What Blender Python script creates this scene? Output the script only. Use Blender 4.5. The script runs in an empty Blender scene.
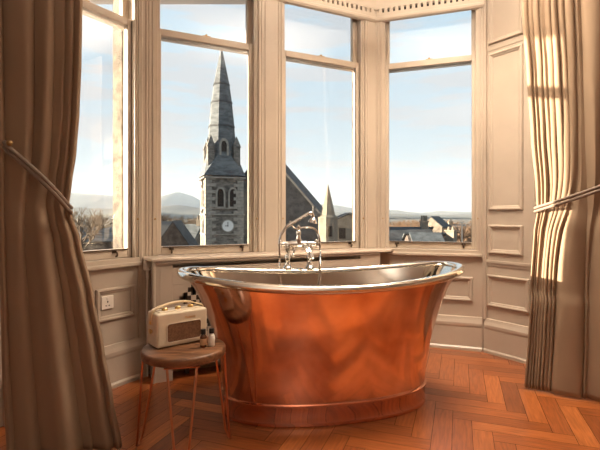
import bpy, bmesh, math, random
from mathutils import Vector, Matrix
random.seed(7)
S = bpy.context.scene
COL = S.collection
PI = math.pi
F = 440.0            # focal length in pixels for a 600 px wide frame
EYE = 1.10           # camera height above the floorboards
HZ = 216.0           # image row of the horizon

# ------------------------------------------------------------------ camera, sky, sun, added fill lights, exposure
cam_d = bpy.data.cameras.new('camera'); cam = bpy.data.objects.new('camera', cam_d); COL.objects.link(cam)
cam.location = (0, 0, EYE); cam.rotation_euler = (PI/2, 0, 0)
cam_d.sensor_width = 36; cam_d.lens = F/600*36; cam_d.shift_y = -(225-HZ)/600
cam_d.clip_start = 0.05; cam_d.clip_end = 30000
S.camera = cam

SKY_STRENGTH = 0.92
def build_world():
    w = bpy.data.worlds.new('sky'); S.world = w; w.use_nodes = True
    nt = w.node_tree; N = nt.nodes; L = nt.links; N.clear()
    out = N.new('ShaderNodeOutputWorld'); bg = N.new('ShaderNodeBackground'); bg.inputs[1].default_value = SKY_STRENGTH
    tc = N.new('ShaderNodeTexCoord'); sep = N.new('ShaderNodeSeparateXYZ'); L.new(tc.outputs['Generated'], sep.inputs[0])
    ramp = N.new('ShaderNodeValToRGB'); L.new(sep.outputs['Z'], ramp.inputs[0])
    cr = ramp.color_ramp
    cr.elements[0].position = 0.0; cr.elements[0].color = (0.56, 0.62, 0.66, 1)
    cr.elements[1].position = 0.85; cr.elements[1].color = (0.36, 0.55, 0.72, 1)
    e = cr.elements.new(0.10); e.color = (0.62, 0.72, 0.78, 1)
    e = cr.elements.new(0.45); e.color = (0.55, 0.73, 0.87, 1)
    # long flat cloud banks: direction divided by height, stretched noise
    mp = N.new('ShaderNodeMapping'); mp.inputs['Scale'].default_value = (1.6, 1.6, 13.0); mp.inputs['Location'].default_value = (0.55, 0.0, 0.34)
    L.new(tc.outputs['Generated'], mp.inputs[0])
    no = N.new('ShaderNodeTexNoise'); no.inputs['Scale'].default_value = 2.3; no.inputs['Detail'].default_value = 6; no.inputs['Roughness'].default_value = 0.55
    L.new(mp.outputs[0], no.inputs['Vector'])
    r2 = N.new('ShaderNodeValToRGB'); L.new(no.outputs['Fac'], r2.inputs[0])
    r2.color_ramp.elements[0].position = 0.47; r2.color_ramp.elements[0].color = (0, 0, 0, 1)
    r2.color_ramp.elements[1].position = 0.56; r2.color_ramp.elements[1].color = (0.62, 0.62, 0.62, 1)
    mx = N.new('ShaderNodeMix'); mx.data_type = 'RGBA'
    L.new(r2.outputs[0], mx.inputs[0]); L.new(ramp.outputs[0], mx.inputs[6]); mx.inputs[7].default_value = (0.70, 0.67, 0.67, 1)
    L.new(mx.outputs[2], bg.inputs[0]); L.new(bg.outputs[0], out.inputs[0])
build_world()

sun_d = bpy.data.lights.new('sun', 'SUN'); sun = bpy.data.objects.new('sun', sun_d); COL.objects.link(sun)
sun_d.energy = 26.0; sun_d.color = (1.0, 0.83, 0.63); sun_d.angle = math.radians(0.5)
SUN_TRAVEL = Vector((1.0, 0.040, -0.18)).normalized()
sun.rotation_euler = SUN_TRAVEL.to_track_quat('-Z', 'Y').to_euler()

def add_fill_light(loc, power, size, col, down=False):
    d = bpy.data.lights.new('fill_light', 'AREA'); o = bpy.data.objects.new('fill_light', d); COL.objects.link(o)
    d.shape = 'DISK'; d.size = size; d.energy = power; d.color = col; o.location = loc; o.rotation_euler = (0 if down else PI, 0, 0)     # added fill, no real lamps: upward ones wash ceiling, downward one floor
    if down: d.spread = math.radians(125)
add_fill_light((0.8, 2.3, 2.55), 72, 0.9, (1.0, 0.88, 0.73))
add_fill_light((1.0, 2.75, 3.05), 42, 0.9, (1.0, 0.84, 0.66), True)
add_fill_light((0.3, -1.2, 1.9), 45, 1.4, (1.0, 0.93, 0.86))

S.view_settings.view_transform = 'Standard'; S.view_settings.look = 'None'
S.view_settings.gamma = 1; S.view_settings.use_curve_mapping = False
S.view_settings.exposure = 0.25
S.cycles.max_bounces = 10; S.cycles.transparent_max_bounces = 16; S.cycles.diffuse_bounces = 5; S.cycles.glossy_bounces = 5
S.cycles.use_denoising = True

# ------------------------------------------------------------------ helpers
def at(px, py, Y):
    return Vector(((px-300)/F*Y, Y, EYE-(py-HZ)/F*Y))

def mat(name, col, rough=0.6, metal=0.0, var=0.0, scale=8.0, bump=0.0, bscale=60.0, stretch=(1, 1, 1), col2=None, coat=0.0, sheen=0.0, spec=0.5, coords='Object', detail=4):
    m = bpy.data.materials.new(name); m.use_nodes = True
    nt = m.node_tree; N = nt.nodes; L = nt.links; b = N['Principled BSDF']
    b.inputs['Base Color'].default_value = (*col, 1); b.inputs['Roughness'].default_value = rough; b.inputs['Metallic'].default_value = metal
    b.inputs['Specular IOR Level'].default_value = spec
    if coat: b.inputs['Coat Weight'].default_value = coat; b.inputs['Coat Roughness'].default_value = 0.15
    if sheen: b.inputs['Sheen Weight'].default_value = sheen; b.inputs['Sheen Roughness'].default_value = 0.4
    if var or col2 or bump:
        tc = N.new('ShaderNodeTexCoord'); mp = N.new('ShaderNodeMapping'); mp.inputs['Scale'].default_value = stretch
        L.new(tc.outputs[coords], mp.inputs[0])
    if var or col2:
        no = N.new('ShaderNodeTexNoise'); no.inputs['Scale'].default_value = scale; no.inputs['Detail'].default_value = detail
        L.new(mp.outputs[0], no.inputs['Vector'])
        rp = N.new('ShaderNodeValToRGB'); L.new(no.outputs['Fac'], rp.inputs[0])
        lo = col if col2 else tuple(c*(1-var) for c in col); hi = col2 if col2 else tuple(min(1, c*(1+var)) for c in col)
        rp.color_ramp.elements[0].position = 0.35; rp.color_ramp.elements[0].color = (*lo, 1)
        rp.color_ramp.elements[1].position = 0.65; rp.color_ramp.elements[1].color = (*hi, 1)
        L.new(rp.outputs[0], b.inputs['Base Color'])
    if bump:
        n2 = N.new('ShaderNodeTexNoise'); n2.inputs['Scale'].default_value = bscale; n2.inputs['Detail'].default_value = 3
        L.new(mp.outputs[0], n2.inputs['Vector'])
        bp = N.new('ShaderNodeBump'); bp.inputs['Strength'].default_value = bump; bp.inputs['Distance'].default_value = 0.01
        L.new(n2.outputs['Fac'], bp.inputs['Height']); L.new(bp.outputs[0], b.inputs['Normal'])
    return m

class MB:
    """collects shapes and links them as ONE mesh object"""
    def __init__(s): s.v = []; s.f = []
    def poly(s, vs, fs):
        o = len(s.v); s.v += [tuple(v) for v in vs]; s.f += [tuple(i+o for i in f) for f in fs]; return s
    def box(s, lo, hi, M=None):
        x0, y0, z0 = lo; x1, y1, z1 = hi
        vs = [Vector(p) for p in ((x0,y0,z0),(x1,y0,z0),(x1,y1,z0),(x0,y1,z0),(x0,y0,z1),(x1,y0,z1),(x1,y1,z1),(x0,y1,z1))]
        if M is not None: vs = [M @ v if isinstance(M, Matrix) else M(v) for v in vs]
        return s.poly(vs, [(3,2,1,0),(4,5,6,7),(0,1,5,4),(1,2,6,5),(2,3,7,6),(3,0,4,7)])
    def prism(s, pts, z0, z1):
        n = len(pts)
        a = sum(pts[i][0]*pts[(i+1)%n][1]-pts[(i+1)%n][0]*pts[i][1] for i in range(n))
        if a < 0: pts = pts[::-1]
        vs = [(p[0], p[1], z0) for p in pts]+[(p[0], p[1], z1) for p in pts]
        return s.poly(vs, [tuple(range(n-1,-1,-1)), tuple(range(n,2*n))]+[(i,(i+1)%n,n+(i+1)%n,n+i) for i in range(n)])
    def loft(s, rings, cap0=True, cap1=True, closed=True):
        n = len(rings[0]); vs = [p for r in rings for p in r]; fs = []
        for k in range(len(rings)-1):
            for i in range(n if closed else n-1):
                j = (i+1) % n
                fs.append((k*n+i, k*n+j, (k+1)*n+j, (k+1)*n+i))
        if cap0: fs.append(tuple(range(n-1,-1,-1)))
        if cap1: fs.append(tuple((len(rings)-1)*n+i for i in range(n)))
        return s.poly(vs, fs)
    def tube(s, pts, r, n=10, cap=True):
        pts = [Vector(p) for p in pts]; rr = r if isinstance(r, (list, tuple)) else [r]*len(pts)
        T = []
        for i in range(len(pts)):
            a = pts[max(0,i-1)]; b = pts[min(len(pts)-1,i+1)]; T.append((b-a).normalized())
        u = T[0].orthogonal().normalized(); rings = []
        for i, p in enumerate(pts):
            u = (u - T[i]*u.dot(T[i])).normalized(); w = T[i].cross(u)
            rings.append([p+(u*math.cos(2*PI*k/n)+w*math.sin(2*PI*k/n))*rr[i] for k in range(n)])
        return s.loft(rings, cap, cap)
    def lathe(s, prof, c=(0,0,0), n=20, axis='z', M=None):
        c = Vector(c); rings = []
        for r, h in prof:
            ring = []
            for k in range(n):
                a = 2*PI*k/n; p = Vector((r*math.cos(a), r*math.sin(a), h))
                if M is not None: p = M @ p
                ring.append(c+p)
            rings.append(ring)
        return s.loft(rings, prof[0][0] > 1e-5, prof[-1][0] > 1e-5)
    def sphere(s, c, r, n=12, sc=(1,1,1)):
        rings = []
        for i in range(n//2+1):
            th = -PI/2+PI*i/(n//2); rad = max(1e-4, math.cos(th))
            rings.append([Vector(c)+Vector((r*sc[0]*rad*math.cos(2*PI*k/n), r*sc[1]*rad*math.sin(2*PI*k/n), r*sc[2]*math.sin(th))) for k in range(n)])
        return s.loft(rings)
    def build(s, name, m, parent=None, smooth=False, bevel=0.0, seg=2, angle=40, origin=None):
        me = bpy.data.meshes.new(name)
        me.from_pydata(s.v, [], s.f); me.validate(); me.update()
        o = bpy.data.objects.new(name, me); COL.objects.link(o)
        for mm in (m if isinstance(m, (list, tuple)) else [m]): me.materials.append(mm)
        if origin is not None:
            origin = Vector(origin); me.transform(Matrix.Translation(-origin)); o.location = origin
        if parent is not None:
            o.parent = parent
            o.matrix_parent_inverse = world_of(parent).inverted() if not LOCAL[0] else Matrix.Identity(4)
        if bevel:
            bv = o.modifiers.new('bevel', 'BEVEL'); bv.width = bevel; bv.segments = seg; bv.limit_method = 'ANGLE'; bv.angle_limit = math.radians(angle)
        if smooth:
            for p in me.polygons: p.use_smooth = True
            try: me.set_sharp_from_angle(angle=math.radians(angle))
            except Exception: pass
        return o
LOCAL = [False]
def world_of(o):
    M = Matrix.LocRotScale(o.location, o.rotation_euler, o.scale)
    return (world_of(o.parent) @ o.matrix_parent_inverse @ M) if o.parent else M

def tag(o, label=None, cat=None, group=None, kind=None):
    if label: o['label'] = label
    if cat: o['category'] = cat
    if group: o['group'] = group
    if kind: o['kind'] = kind
    return o
def thing(name, label, cat, loc=(0,0,0), rz=0.0, group=None):
    o = bpy.data.objects.new(name, None); COL.objects.link(o); o.location = loc; o.rotation_euler = (0,0,rz); o.empty_display_size = 0.05
    return tag(o, label, cat, group)
def struct(o, label=None): return tag(o, label, None, None, 'structure')
def smooth_pts(pts, sub=8):
    """Catmull-Rom through the points"""
    P = [Vector(p) for p in pts]; out = []
    for i in range(len(P)-1):
        p0 = P[max(0,i-1)]; p1 = P[i]; p2 = P[i+1]; p3 = P[min(len(P)-1,i+2)]
        for k in range(sub):
            t = k/sub
            out.append(0.5*((2*p1)+(p2-p0)*t+(2*p0-5*p1+4*p2-p3)*t*t+(3*p1-p0-3*p2+p3)*t**3))
    out.append(P[-1]); return out
def interp(tab, x):
    if x <= tab[0][0]: return tab[0][1]
    for (a, va), (b, vb) in zip(tab, tab[1:]):
        if x <= b:
            t = (x-a)/(b-a); t = t*t*(3-2*t)*0.5+t*0.5; return va+(vb-va)*t
    return tab[-1][1]

# ------------------------------------------------------------------ materials
M_paint  = mat('taupe_gloss_paint', (0.46, 0.38, 0.305), 0.33, var=0.05, scale=3, bump=0.05, bscale=40)
M_sash   = mat('sash_paint', (0.51, 0.425, 0.34), 0.3, var=0.05, scale=5)
M_plaster = mat('plaster_wall', (0.55, 0.46, 0.38), 0.8, var=0.05, scale=2)
M_ceiling = mat('ceiling_plaster', (0.66, 0.60, 0.53), 0.85)
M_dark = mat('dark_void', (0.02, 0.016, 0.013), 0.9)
M_stone = mat('weathered_sandstone', (0.06, 0.048, 0.036), 0.9, scale=14, col2=(0.17, 0.14, 0.105), bump=0.5, bscale=30)
M_brass = mat('aged_brass', (0.42, 0.27, 0.12), 0.35, 1.0)
M_darkbrass = mat('dark_bronze', (0.10, 0.07, 0.05), 0.4, 0.8)
M_goldtrim = mat('gold_trim', (0.72, 0.50, 0.22), 0.3, 1.0)
M_chrome = mat('polished_chrome', (0.80, 0.79, 0.77), 0.06, 1.0)
M_velvet = mat('taupe_velvet', (0.285, 0.203, 0.138), 0.9, var=0.05, scale=3, bump=0.05, bscale=300, spec=0.1)
M_cord = mat('taupe_cord', (0.20, 0.15, 0.115), 0.7, var=0.2, scale=300)
M_plastic = mat('white_plastic', (0.80, 0.74, 0.66), 0.35)
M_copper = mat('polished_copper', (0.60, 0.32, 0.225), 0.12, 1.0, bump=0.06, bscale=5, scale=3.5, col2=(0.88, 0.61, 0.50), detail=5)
M_nickel = mat('polished_nickel', (0.76, 0.72, 0.65), 0.07, 1.0, bump=0.10, bscale=11)
M_copperleg = mat('copper_rod', (0.55, 0.235, 0.13), 0.3, 1.0)
M_walnut = mat('walnut_wood', (0.085, 0.034, 0.014), 0.45, scale=6, col2=(0.235, 0.105, 0.045), stretch=(1.2, 9, 9), detail=6)
M_cream = mat('cream_leatherette', (0.66, 0.57, 0.43), 0.42, var=0.04, scale=30, bump=0.08, bscale=300)
M_strap = mat('cream_handle', (0.70, 0.55, 0.34), 0.4)
M_grille = mat('brown_grille_cloth', (0.17, 0.078, 0.036), 0.75, var=0.25, scale=120)
M_amber = mat('amber_glass', (0.10, 0.035, 0.012), 0.12, coat=0.6)
M_black = mat('black_plastic', (0.012, 0.011, 0.011), 0.35)
M_label = mat('cream_paper', (0.50, 0.30, 0.16), 0.6)
M_hem = M_velvet

def glass_mat():
    m = bpy.data.materials.new('window_glass'); m.use_nodes = True
    nt = m.node_tree; N = nt.nodes; L = nt.links; N.clear()
    out = N.new('ShaderNodeOutputMaterial'); tr = N.new('ShaderNodeBsdfTransparent'); tr.inputs[0].default_value = (0.97, 0.98, 0.98, 1)
    gl = N.new('ShaderNodeBsdfGlossy'); gl.inputs['Roughness'].default_value = 0.02
    fr = N.new('ShaderNodeFresnel'); fr.inputs[0].default_value = 1.45
    mx = N.new('ShaderNodeMixShader'); L.new(fr.outputs[0], mx.inputs[0]); L.new(tr.outputs[0], mx.inputs[1]); L.new(gl.outputs[0], mx.inputs[2])
    L.new(mx.outputs[0], out.inputs[0]); return m
M_glass = glass_mat()

def plank_mat():
    m = bpy.data.materials.new('oak_herringbone'); m.use_nodes = True
    nt = m.node_tree; N = nt.nodes; L = nt.links; b = N['Principled BSDF']
    at_ = N.new('ShaderNodeAttribute'); at_.attribute_name = 'tone'
    uv = N.new('ShaderNodeUVMap'); uv.uv_map = 'grain'
    mp = N.new('ShaderNodeMapping'); mp.inputs['Scale'].default_value = (3.5, 38, 1); L.new(uv.outputs[0], mp.inputs[0])
    no = N.new('ShaderNodeTexNoise'); no.inputs['Scale'].default_value = 2.2; no.inputs['Detail'].default_value = 6; no.inputs['Distortion'].default_value = 0.6
    L.new(mp.outputs[0], no.inputs['Vector'])
    rp = N.new('ShaderNodeValToRGB'); L.new(at_.outputs['Fac'], rp.inputs[0])
    e = rp.color_ramp.elements
    e[0].position = 0; e[0].color = (0.145, 0.038, 0.010, 1); e[1].position = 1; e[1].color = (0.50, 0.160, 0.042, 1)
    k = e.new(0.5); k.color = (0.325, 0.090, 0.023, 1)
    r2 = N.new('ShaderNodeValToRGB'); L.new(no.outputs['Fac'], r2.inputs[0])
    r2.color_ramp.elements[0].position = 0.3; r2.color_ramp.elements[0].color = (0.55, 0.5, 0.45, 1)
    r2.color_ramp.elements[1].position = 0.7; r2.color_ramp.elements[1].color = (1.1, 1.1, 1.1, 1)
    mx = N.new('ShaderNodeMix'); mx.data_type = 'RGBA'; mx.blend_type = 'MULTIPLY'; mx.inputs[0].default_value = 0.8
    L.new(rp.outputs[0], mx.inputs[6]); L.new(r2.outputs[0], mx.inputs[7]); L.new(mx.outputs[2], b.inputs['Base Color'])
    b.inputs['Roughness'].default_value = 0.30; b.inputs['Coat Weight'].default_value = 0.35; b.inputs['Coat Roughness'].default_value = 0.22
    bp = N.new('ShaderNodeBump'); bp.inputs['Strength'].default_value = 0.12; bp.inputs['Distance'].default_value = 0.004
    L.new(no.outputs['Fac'], bp.inputs['Height']); L.new(bp.outputs[0], b.inputs['Normal'])
    return m
M_plank = plank_mat()

# ------------------------------------------------------------------ room plan
C0 = Vector((-1.5545, 2.305)); C1 = Vector((-1.064, 3.06)); C2 = Vector((0.658, 3.864)); C3 = Vector((1.497, 3.582))
dR = Vector((0.574, -0.819)); C4 = C3+dR*0.95
E5 = C4+Vector((0.975, 0.22))*1.4
W0 = Vector((-1.66, 2.10)); Wm = W0-Vector((0.975, 0.22))*1.6
REAR = -2.6
H_CEIL = 3.12
D_IN, D_OUT = 0.14, 0.19
class Wall:
    def __init__(s, a, b):
        s.P = Vector((a[0], a[1], 0)); e = (Vector((b[0], b[1], 0))-s.P); s.len = e.length; s.e = e.normalized()
        s.n = Vector((-s.e.y, s.e.x, 0))
    def __call__(s, v):   # v = (t along, d outward, z)
        return s.P+s.e*v[0]+s.n*v[1]+Vector((0, 0, v[2]))
WL, WA, WR, WS = Wall(C0, C1), Wall(C1, C2), Wall(C2, C3), Wall(C3, C4)
W_MAIN_L = Wall(Wm, W0); W_RET_L = Wall(W0, C0); W_MAIN_R = Wall(C4, E5)
ZS, ZM, ZT = 0.82, 2.41, 2.93    # sill, meeting rail, head

# floor: herringbone blocks, one mesh
def build_floor():
    Wd, m = 0.096, 5; Ln = Wd*m
    ax = Vector((0.94, -0.34)).normalized(); ay = Vector((ax.y, -ax.x))
    org = Vector((0.25, 2.2))
    verts, faces, tones, uvs = [], [], [], []
    def add(ix, iy, hor):
        x0, y0 = ix*Wd, iy*Wd
        x1, y1 = (x0+Ln, y0+Wd) if hor else (x0+Wd, y0+Ln)
        c = org+ax*((x0+x1)/2)+ay*((y0+y1)/2)
        if not (-3.4 < c.x < 3.6 and REAR-0.2 < c.y < 4.15): return
        g = 0.0011; o = len(verts)
        for (x, y) in ((x0+g, y0+g), (x1-g, y0+g), (x1-g, y1-g), (x0+g, y1-g)):
            p = org+ax*x+ay*y; verts.append((p.x, p.y, 0.0))
        faces.append((o+3, o+2, o+1, o)); tones.append(min(1, max(0, random.gauss(0.5, 0.17))))
        ru, rv = random.random()*9, random.random()*9
        q = [(0,0),(Ln,0),(Ln,Wd),(0,Wd)] if hor else [(0,Wd),(0,0),(Ln,0),(Ln,Wd)]
        uvs.append([(ru+a, rv+b) for a, b in q[::-1]])
    R = 75
    for y in range(-R, R):
        for k in range(-14, 15): add(y+2*m*k, y, True)
    for x in range(-R-20, R+20):
        for k in range(-14, 15): add(x, x-2*m+1+2*m*k, False)
    o = len(verts)
    verts += [(-3.6, REAR-0.3, -0.003), (3.8, REAR-0.3, -0.003), (3.8, 4.3, -0.003), (-3.6, 4.3, -0.003)]
    verts += [(x, y, -0.15) for x, y, z in verts[-4:]]
    faces += [(o, o+1, o+2, o+3), (o+7, o+6, o+5, o+4), (o, o+4, o+5, o+1), (o+1, o+5, o+6, o+2), (o+2, o+6, o+7, o+3), (o+3, o+7, o+4, o)]
    tones += [0.0]*6; uvs += [[(0,0)]*4]*6
    me = bpy.data.meshes.new('floor'); me.from_pydata(verts, [], faces); me.update()
    a = me.attributes.new('tone', 'FLOAT', 'FACE')
    for i, t in enumerate(tones): a.data[i].value = t
    uv = me.uv_layers.new(name='grain')
    for p, q in zip(me.polygons, uvs):
        for li, c in zip(p.loop_indices, q): uv.data[li].uv = c
    me.materials.append(M_plank); me.materials.append(M_dark)
    for p in me.polygons:
        if p.index >= len(tones)-6: p.material_index = 1
    ob = bpy.data.objects.new('floor', me); COL.objects.link(ob); struct(ob)
build_floor()

b = MB(); b.prism([(-3.5, REAR-0.25), (3.7, REAR-0.25), (3.7, 4.2), (-3.5, 4.2)], H_CEIL, H_CEIL+0.15); struct(b.build('ceiling', M_ceiling))

def plain_wall(name, w, t0, t1, m=M_plaster, th=0.2):
    return struct(MB().box((t0, 0, 0), (t1, th, H_CEIL), w).build(name, m))
plain_wall('wall_left_front', W_MAIN_L, 0, W_MAIN_L.len)
plain_wall('wall_left_return', W_RET_L, 0, W_RET_L.len, M_paint, 0.14)
plain_wall('wall_right_front', W_MAIN_R, 0, W_MAIN_R.len)
LW0, LW1, LZ0, LZ1 = 0.72, 1.38, 0.32, 1.15  # unseen opening, added to throw a sun patch that the bath reflects
b = MB(); xa, xb = Wm.x-0.2, Wm.x
b.box((xa, REAR, 0), (xb, LW0, H_CEIL)).box((xa, LW1, 0), (xb, Wm.y+0.2, H_CEIL)).box((xa, LW0, 0), (xb, LW1, LZ0)).box((xa, LW0, LZ1), (xb, LW1, H_CEIL))
struct(b.build('wall_left', M_plaster))
struct(MB().box((E5.x, REAR, 0), (E5.x+0.2, E5.y+0.2, H_CEIL)).build('wall_right', M_plaster))
struct(MB().box((Wm.x-0.2, REAR-0.2, 0), (E5.x+0.2, REAR, H_CEIL)).build('wall_rear', M_plaster))

def window_wall(name, w, opens):
    """painted inner wall with openings, and outer masonry as a child"""
    zs, zt = ZS-0.03, ZT+0.03
    for nm, d0, d1, m, par in ((name, 0, D_IN, M_paint, None), ('masonry', D_IN, D_OUT, M_stone, 1)):
        b = MB(); t = 0.0; ins = 0.0 if (par is None or w is not WL) else 0.03
        if par and w is WL: d1 = 0.24
        for (a, c) in opens+[(w.len, None)]:
            a2 = a+ins if c is not None else a
            b.box((t, d0, 0 if par is None else -3), (a2, d1, H_CEIL+0.1), w)
            if c is not None:
                c2 = c-ins
                b.box((a2, d0, 0 if par is None else -3), (c2, d1, zs), w); b.box((a2, d0, zt), (c2, d1, H_CEIL+0.1), w); t = c2
        o = b.build(nm, m, None if par is None else base)
        if par is None: base = struct(o)
tL1 = WL.len-0.072; tL0 = tL1-0.70
OP_L = [(tL0, tL1)]; OP_A = [(0.045, 0.812), (1.012, 1.785)]; OP_R = [(0.06, 0.85)]
window_wall('wall_bay_left', WL, OP_L); window_wall('wall_bay_middle', WA, OP_A); window_wall('wall_bay_right', WR, OP_R)
struct(MB().box((0, 0, 0), (WS.len+0.1, 0.2, H_CEIL), WS).build('wall_bay_side', M_paint))
# posts that close the outer corners
def corner_post(i, c, wa, wb, d=D_OUT):
    p = Vector((c[0], c[1], 0)); q = [p, p+wa.n*d, p+(wa.n+wb.n).normalized()*d*1.04, p+wb.n*d]
    struct(MB().prism([(v.x, v.y) for v in q], -3, H_CEIL+0.1).build(f'trim_{i}', M_stone))
corner_post(1, C1, WL, WA, 0.22); corner_post(2, C2, WA, WR); corner_post(3, C3, WR, WS, 0.2)

# windows
def build_window(i, w, t0, t1, lifts=(0.22, 0.78)):
    b = MB(); fw = 0.016
    b.box((t0, -0.006, ZS-0.03), (t0+fw, 0.15, ZT+0.03), w).box((t1-fw, -0.006, ZS-0.03), (t1, 0.15, ZT+0.03), w)
    b.box((t0, -0.006, ZT), (t1, 0.15, ZT+0.03), w).box((t0, -0.02, ZS-0.03), (t1, 0.20, ZS), w)
    for t in (t0+fw, t1-fw-0.012): b.box((t, 0.0, ZS), (t+0.012, 0.03, ZT), w).box((t, 0.083, ZS), (t+0.012, 0.09, ZT), w)
    fr = struct(b.build(f'window_{i}', M_sash, bevel=0.002, seg=1))
    a, c = t0+fw+0.007, t1-fw-0.007; st = 0.032
    def sash(name, d0, d1, z0, z1, br, tr):
        s = MB()
        s.box((a, d0, z0), (a+st, d1, z1), w).box((c-st, d0, z0), (c, d1, z1), w)
        s.box((a+st, d0, z0), (c-st, d1, z0+br), w).box((a+st, d0, z1-tr), (c-st, d1, z1), w)
        g = 0.008                                   # glazing moulding
        o = s.build(name, M_sash, fr, bevel=0.004, seg=2)
        dm = (d0+d1)/2
        MB().box((a+st-0.005, dm-0.002, z0+br-0.005), (c-st+0.005, dm+0.002, z1-tr+0.005), w).build('pane', M_glass, o)
        return o
    lo = sash('lower_sash', 0.038, 0.080, ZS+0.002, ZM+0.028, 0.060, 0.05)
    sash('upper_sash', 0.092, 0.134, ZM-0.028, ZT-0.002, 0.05, 0.045)
    for tt in (t0+fw+0.0035, t1-fw-0.0035):  # dark strips paint the shade line where sash meets frame
        tag(MB().box((tt-0.0035, 0.031, ZS), (tt+0.0035, 0.06, ZM+0.02), w).build('gap_shade_strip', M_dark, fr), 'dark strip painted as the shade between sash and frame')
    for k in lifts:                                  # hook lifts on the bottom rail
        t = a+(c-a)*k
        l = MB().box((t-0.016, 0.028, ZS+0.036), (t+0.016, 0.04, ZS+0.052), w)
        l.tube(smooth_pts([w((t, 0.034, ZS+0.05)), w((t, 0.012, ZS+0.045)), w((t, 0.008, ZS+0.022)), w((t, 0.022, ZS+0.016))], 4), 0.006, 8)
        tag(l.build('sash_lift', M_darkbrass, lo), 'dark bronze sash lift')
    rod = MB().tube([w((a+0.04, 0.030, ZS+0.058)), w((c-0.04, 0.030, ZS+0.058))], 0.005, 8)
    tag(rod.build('sash_bar', M_darkbrass, lo), 'dark bronze bar along the bottom rail')
    t = (a+c)/2
    lk = MB().box((t-0.028, 0.045, ZM+0.028), (t+0.028, 0.075, ZM+0.034), w)
    lk.sphere(w((t, 0.06, ZM+0.042)), 0.009, 10).tube([w((t, 0.06, ZM+0.034)), w((t, 0.06, ZM+0.05))], 0.005, 8)
    tag(lk.build('sash_lock', M_brass, lo), 'small brass sash lock')
    bt = MB()
    for tt in (t0+fw/2, t1-fw/2): bt.sphere(w((tt, -0.008, 1.08)), 0.008, 8)
    tag(bt.build('frame_stud', M_brass, fr), 'brass studs on the frame')
build_window(1, WL, *OP_L[0], lifts=(0.25, 0.80)); build_window(2, WA, *OP_A[0], lifts=(0.14, 0.87)); build_window(3, WA, *OP_A[1], lifts=(0.14, 0.87)); build_window(4, WR, *OP_R[0], lifts=(0.14, 0.87))

b = MB(); xm = Wm.x-0.1
for (y0, y1, z0, z1) in ((LW0, LW0+0.04, LZ0, LZ1), (LW1-0.04, LW1, LZ0, LZ1), (LW0, LW1, LZ0, LZ0+0.04), (LW0, LW1, LZ1-0.04, LZ1), ((LW0+LW1)/2-0.015, (LW0+LW1)/2+0.015, LZ0, LZ1)): b.box((xm-0.02, y0, z0), (xm+0.02, y1, z1))
fr5 = struct(b.build('window_5', M_sash)); MB().box((xm-0.002, LW0+0.03, LZ0+0.03), (xm+0.002, LW1-0.03, LZ1-0.03)).build('pane', M_glass, fr5)  # added window out of view, lets sun onto the rear floor
# joinery on the inner wall faces
TR = [10]
def trim(b, m=M_paint, bevel=0.003):
    TR[0] += 1; return struct(b.build(f'trim_{TR[0]}', m, bevel=bevel, seg=2))
def vstrip(b, w, t0, t1, z0=0.0, z1=H_CEIL, th=0.018): b.box((t0, -th, z0), (t1, 0.0, z1), w)
def vbead(b, w, t, z0=0.0, z1=H_CEIL, r=0.008, d=-0.016): b.tube([w((t, d, z0)), w((t, d, z1))], r, 8)
Z0J = 0.27
# left corner pilaster, mullion, right corner pilaster, end stile
b = MB(); vstrip(b, WL, tL1-0.004, WL.len, Z0J); vbead(b, WL, tL1+0.012, Z0J); vbead(b, WL, WL.len-0.018, Z0J, r=0.012); vbead(b, WL, tL1+0.036, Z0J, r=0.006)
vstrip(b, WA, 0, 0.047, Z0J); vbead(b, WA, 0.012, Z0J, r=0.010); vbead(b, WA, 0.039, Z0J, r=0.006); trim(b, bevel=0)
b = MB(); vstrip(b, WA, 0.810, 1.014, ZS); vbead(b, WA, 0.820, ZS); vbead(b, WA, 0.843, ZS, r=0.006); vbead(b, WA, 1.006, ZS); vbead(b, WA, 0.982, ZS, r=0.006)
b.box((0.865, -0.024, ZS), (0.960, 0, H_CEIL), WA); trim(b, bevel=0.004)
b = MB(); vstrip(b, WA, 1.783, WA.len, ZS); vbead(b, WA, 1.793, ZS); vbead(b, WA, 1.815, ZS, r=0.006); vstrip(b, WR, 0, 0.068, ZS); vbead(b, WR, 0.055, ZS); vbead(b, WR, 0.03, ZS, r=0.006); trim(b, bevel=0)
b = MB(); vstrip(b, WR, 0.842, WR.len, ZS-0.06); vbead(b, WR, 0.852, ZS-0.06, r=0.006); vbead(b, WR, WR.len-0.012, ZS-0.06, r=0.008)
vstrip(b, WS, 0, 0.03, Z0J); vbead(b, WS, 0.02, Z0J, r=0.006); trim(b, bevel=0)
# window boards (sills)
b = MB(); b.box((tL0-0.03, -0.03, ZS-0.055), (tL1+0.01, 0.02, ZS-0.028), WL); trim(b, M_sash, 0.006)
b = MB(); b.box((0.12, -0.03, ZS-0.055), (0.87, 0.02, ZS-0.028), WR); trim(b, M_sash, 0.006)

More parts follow.
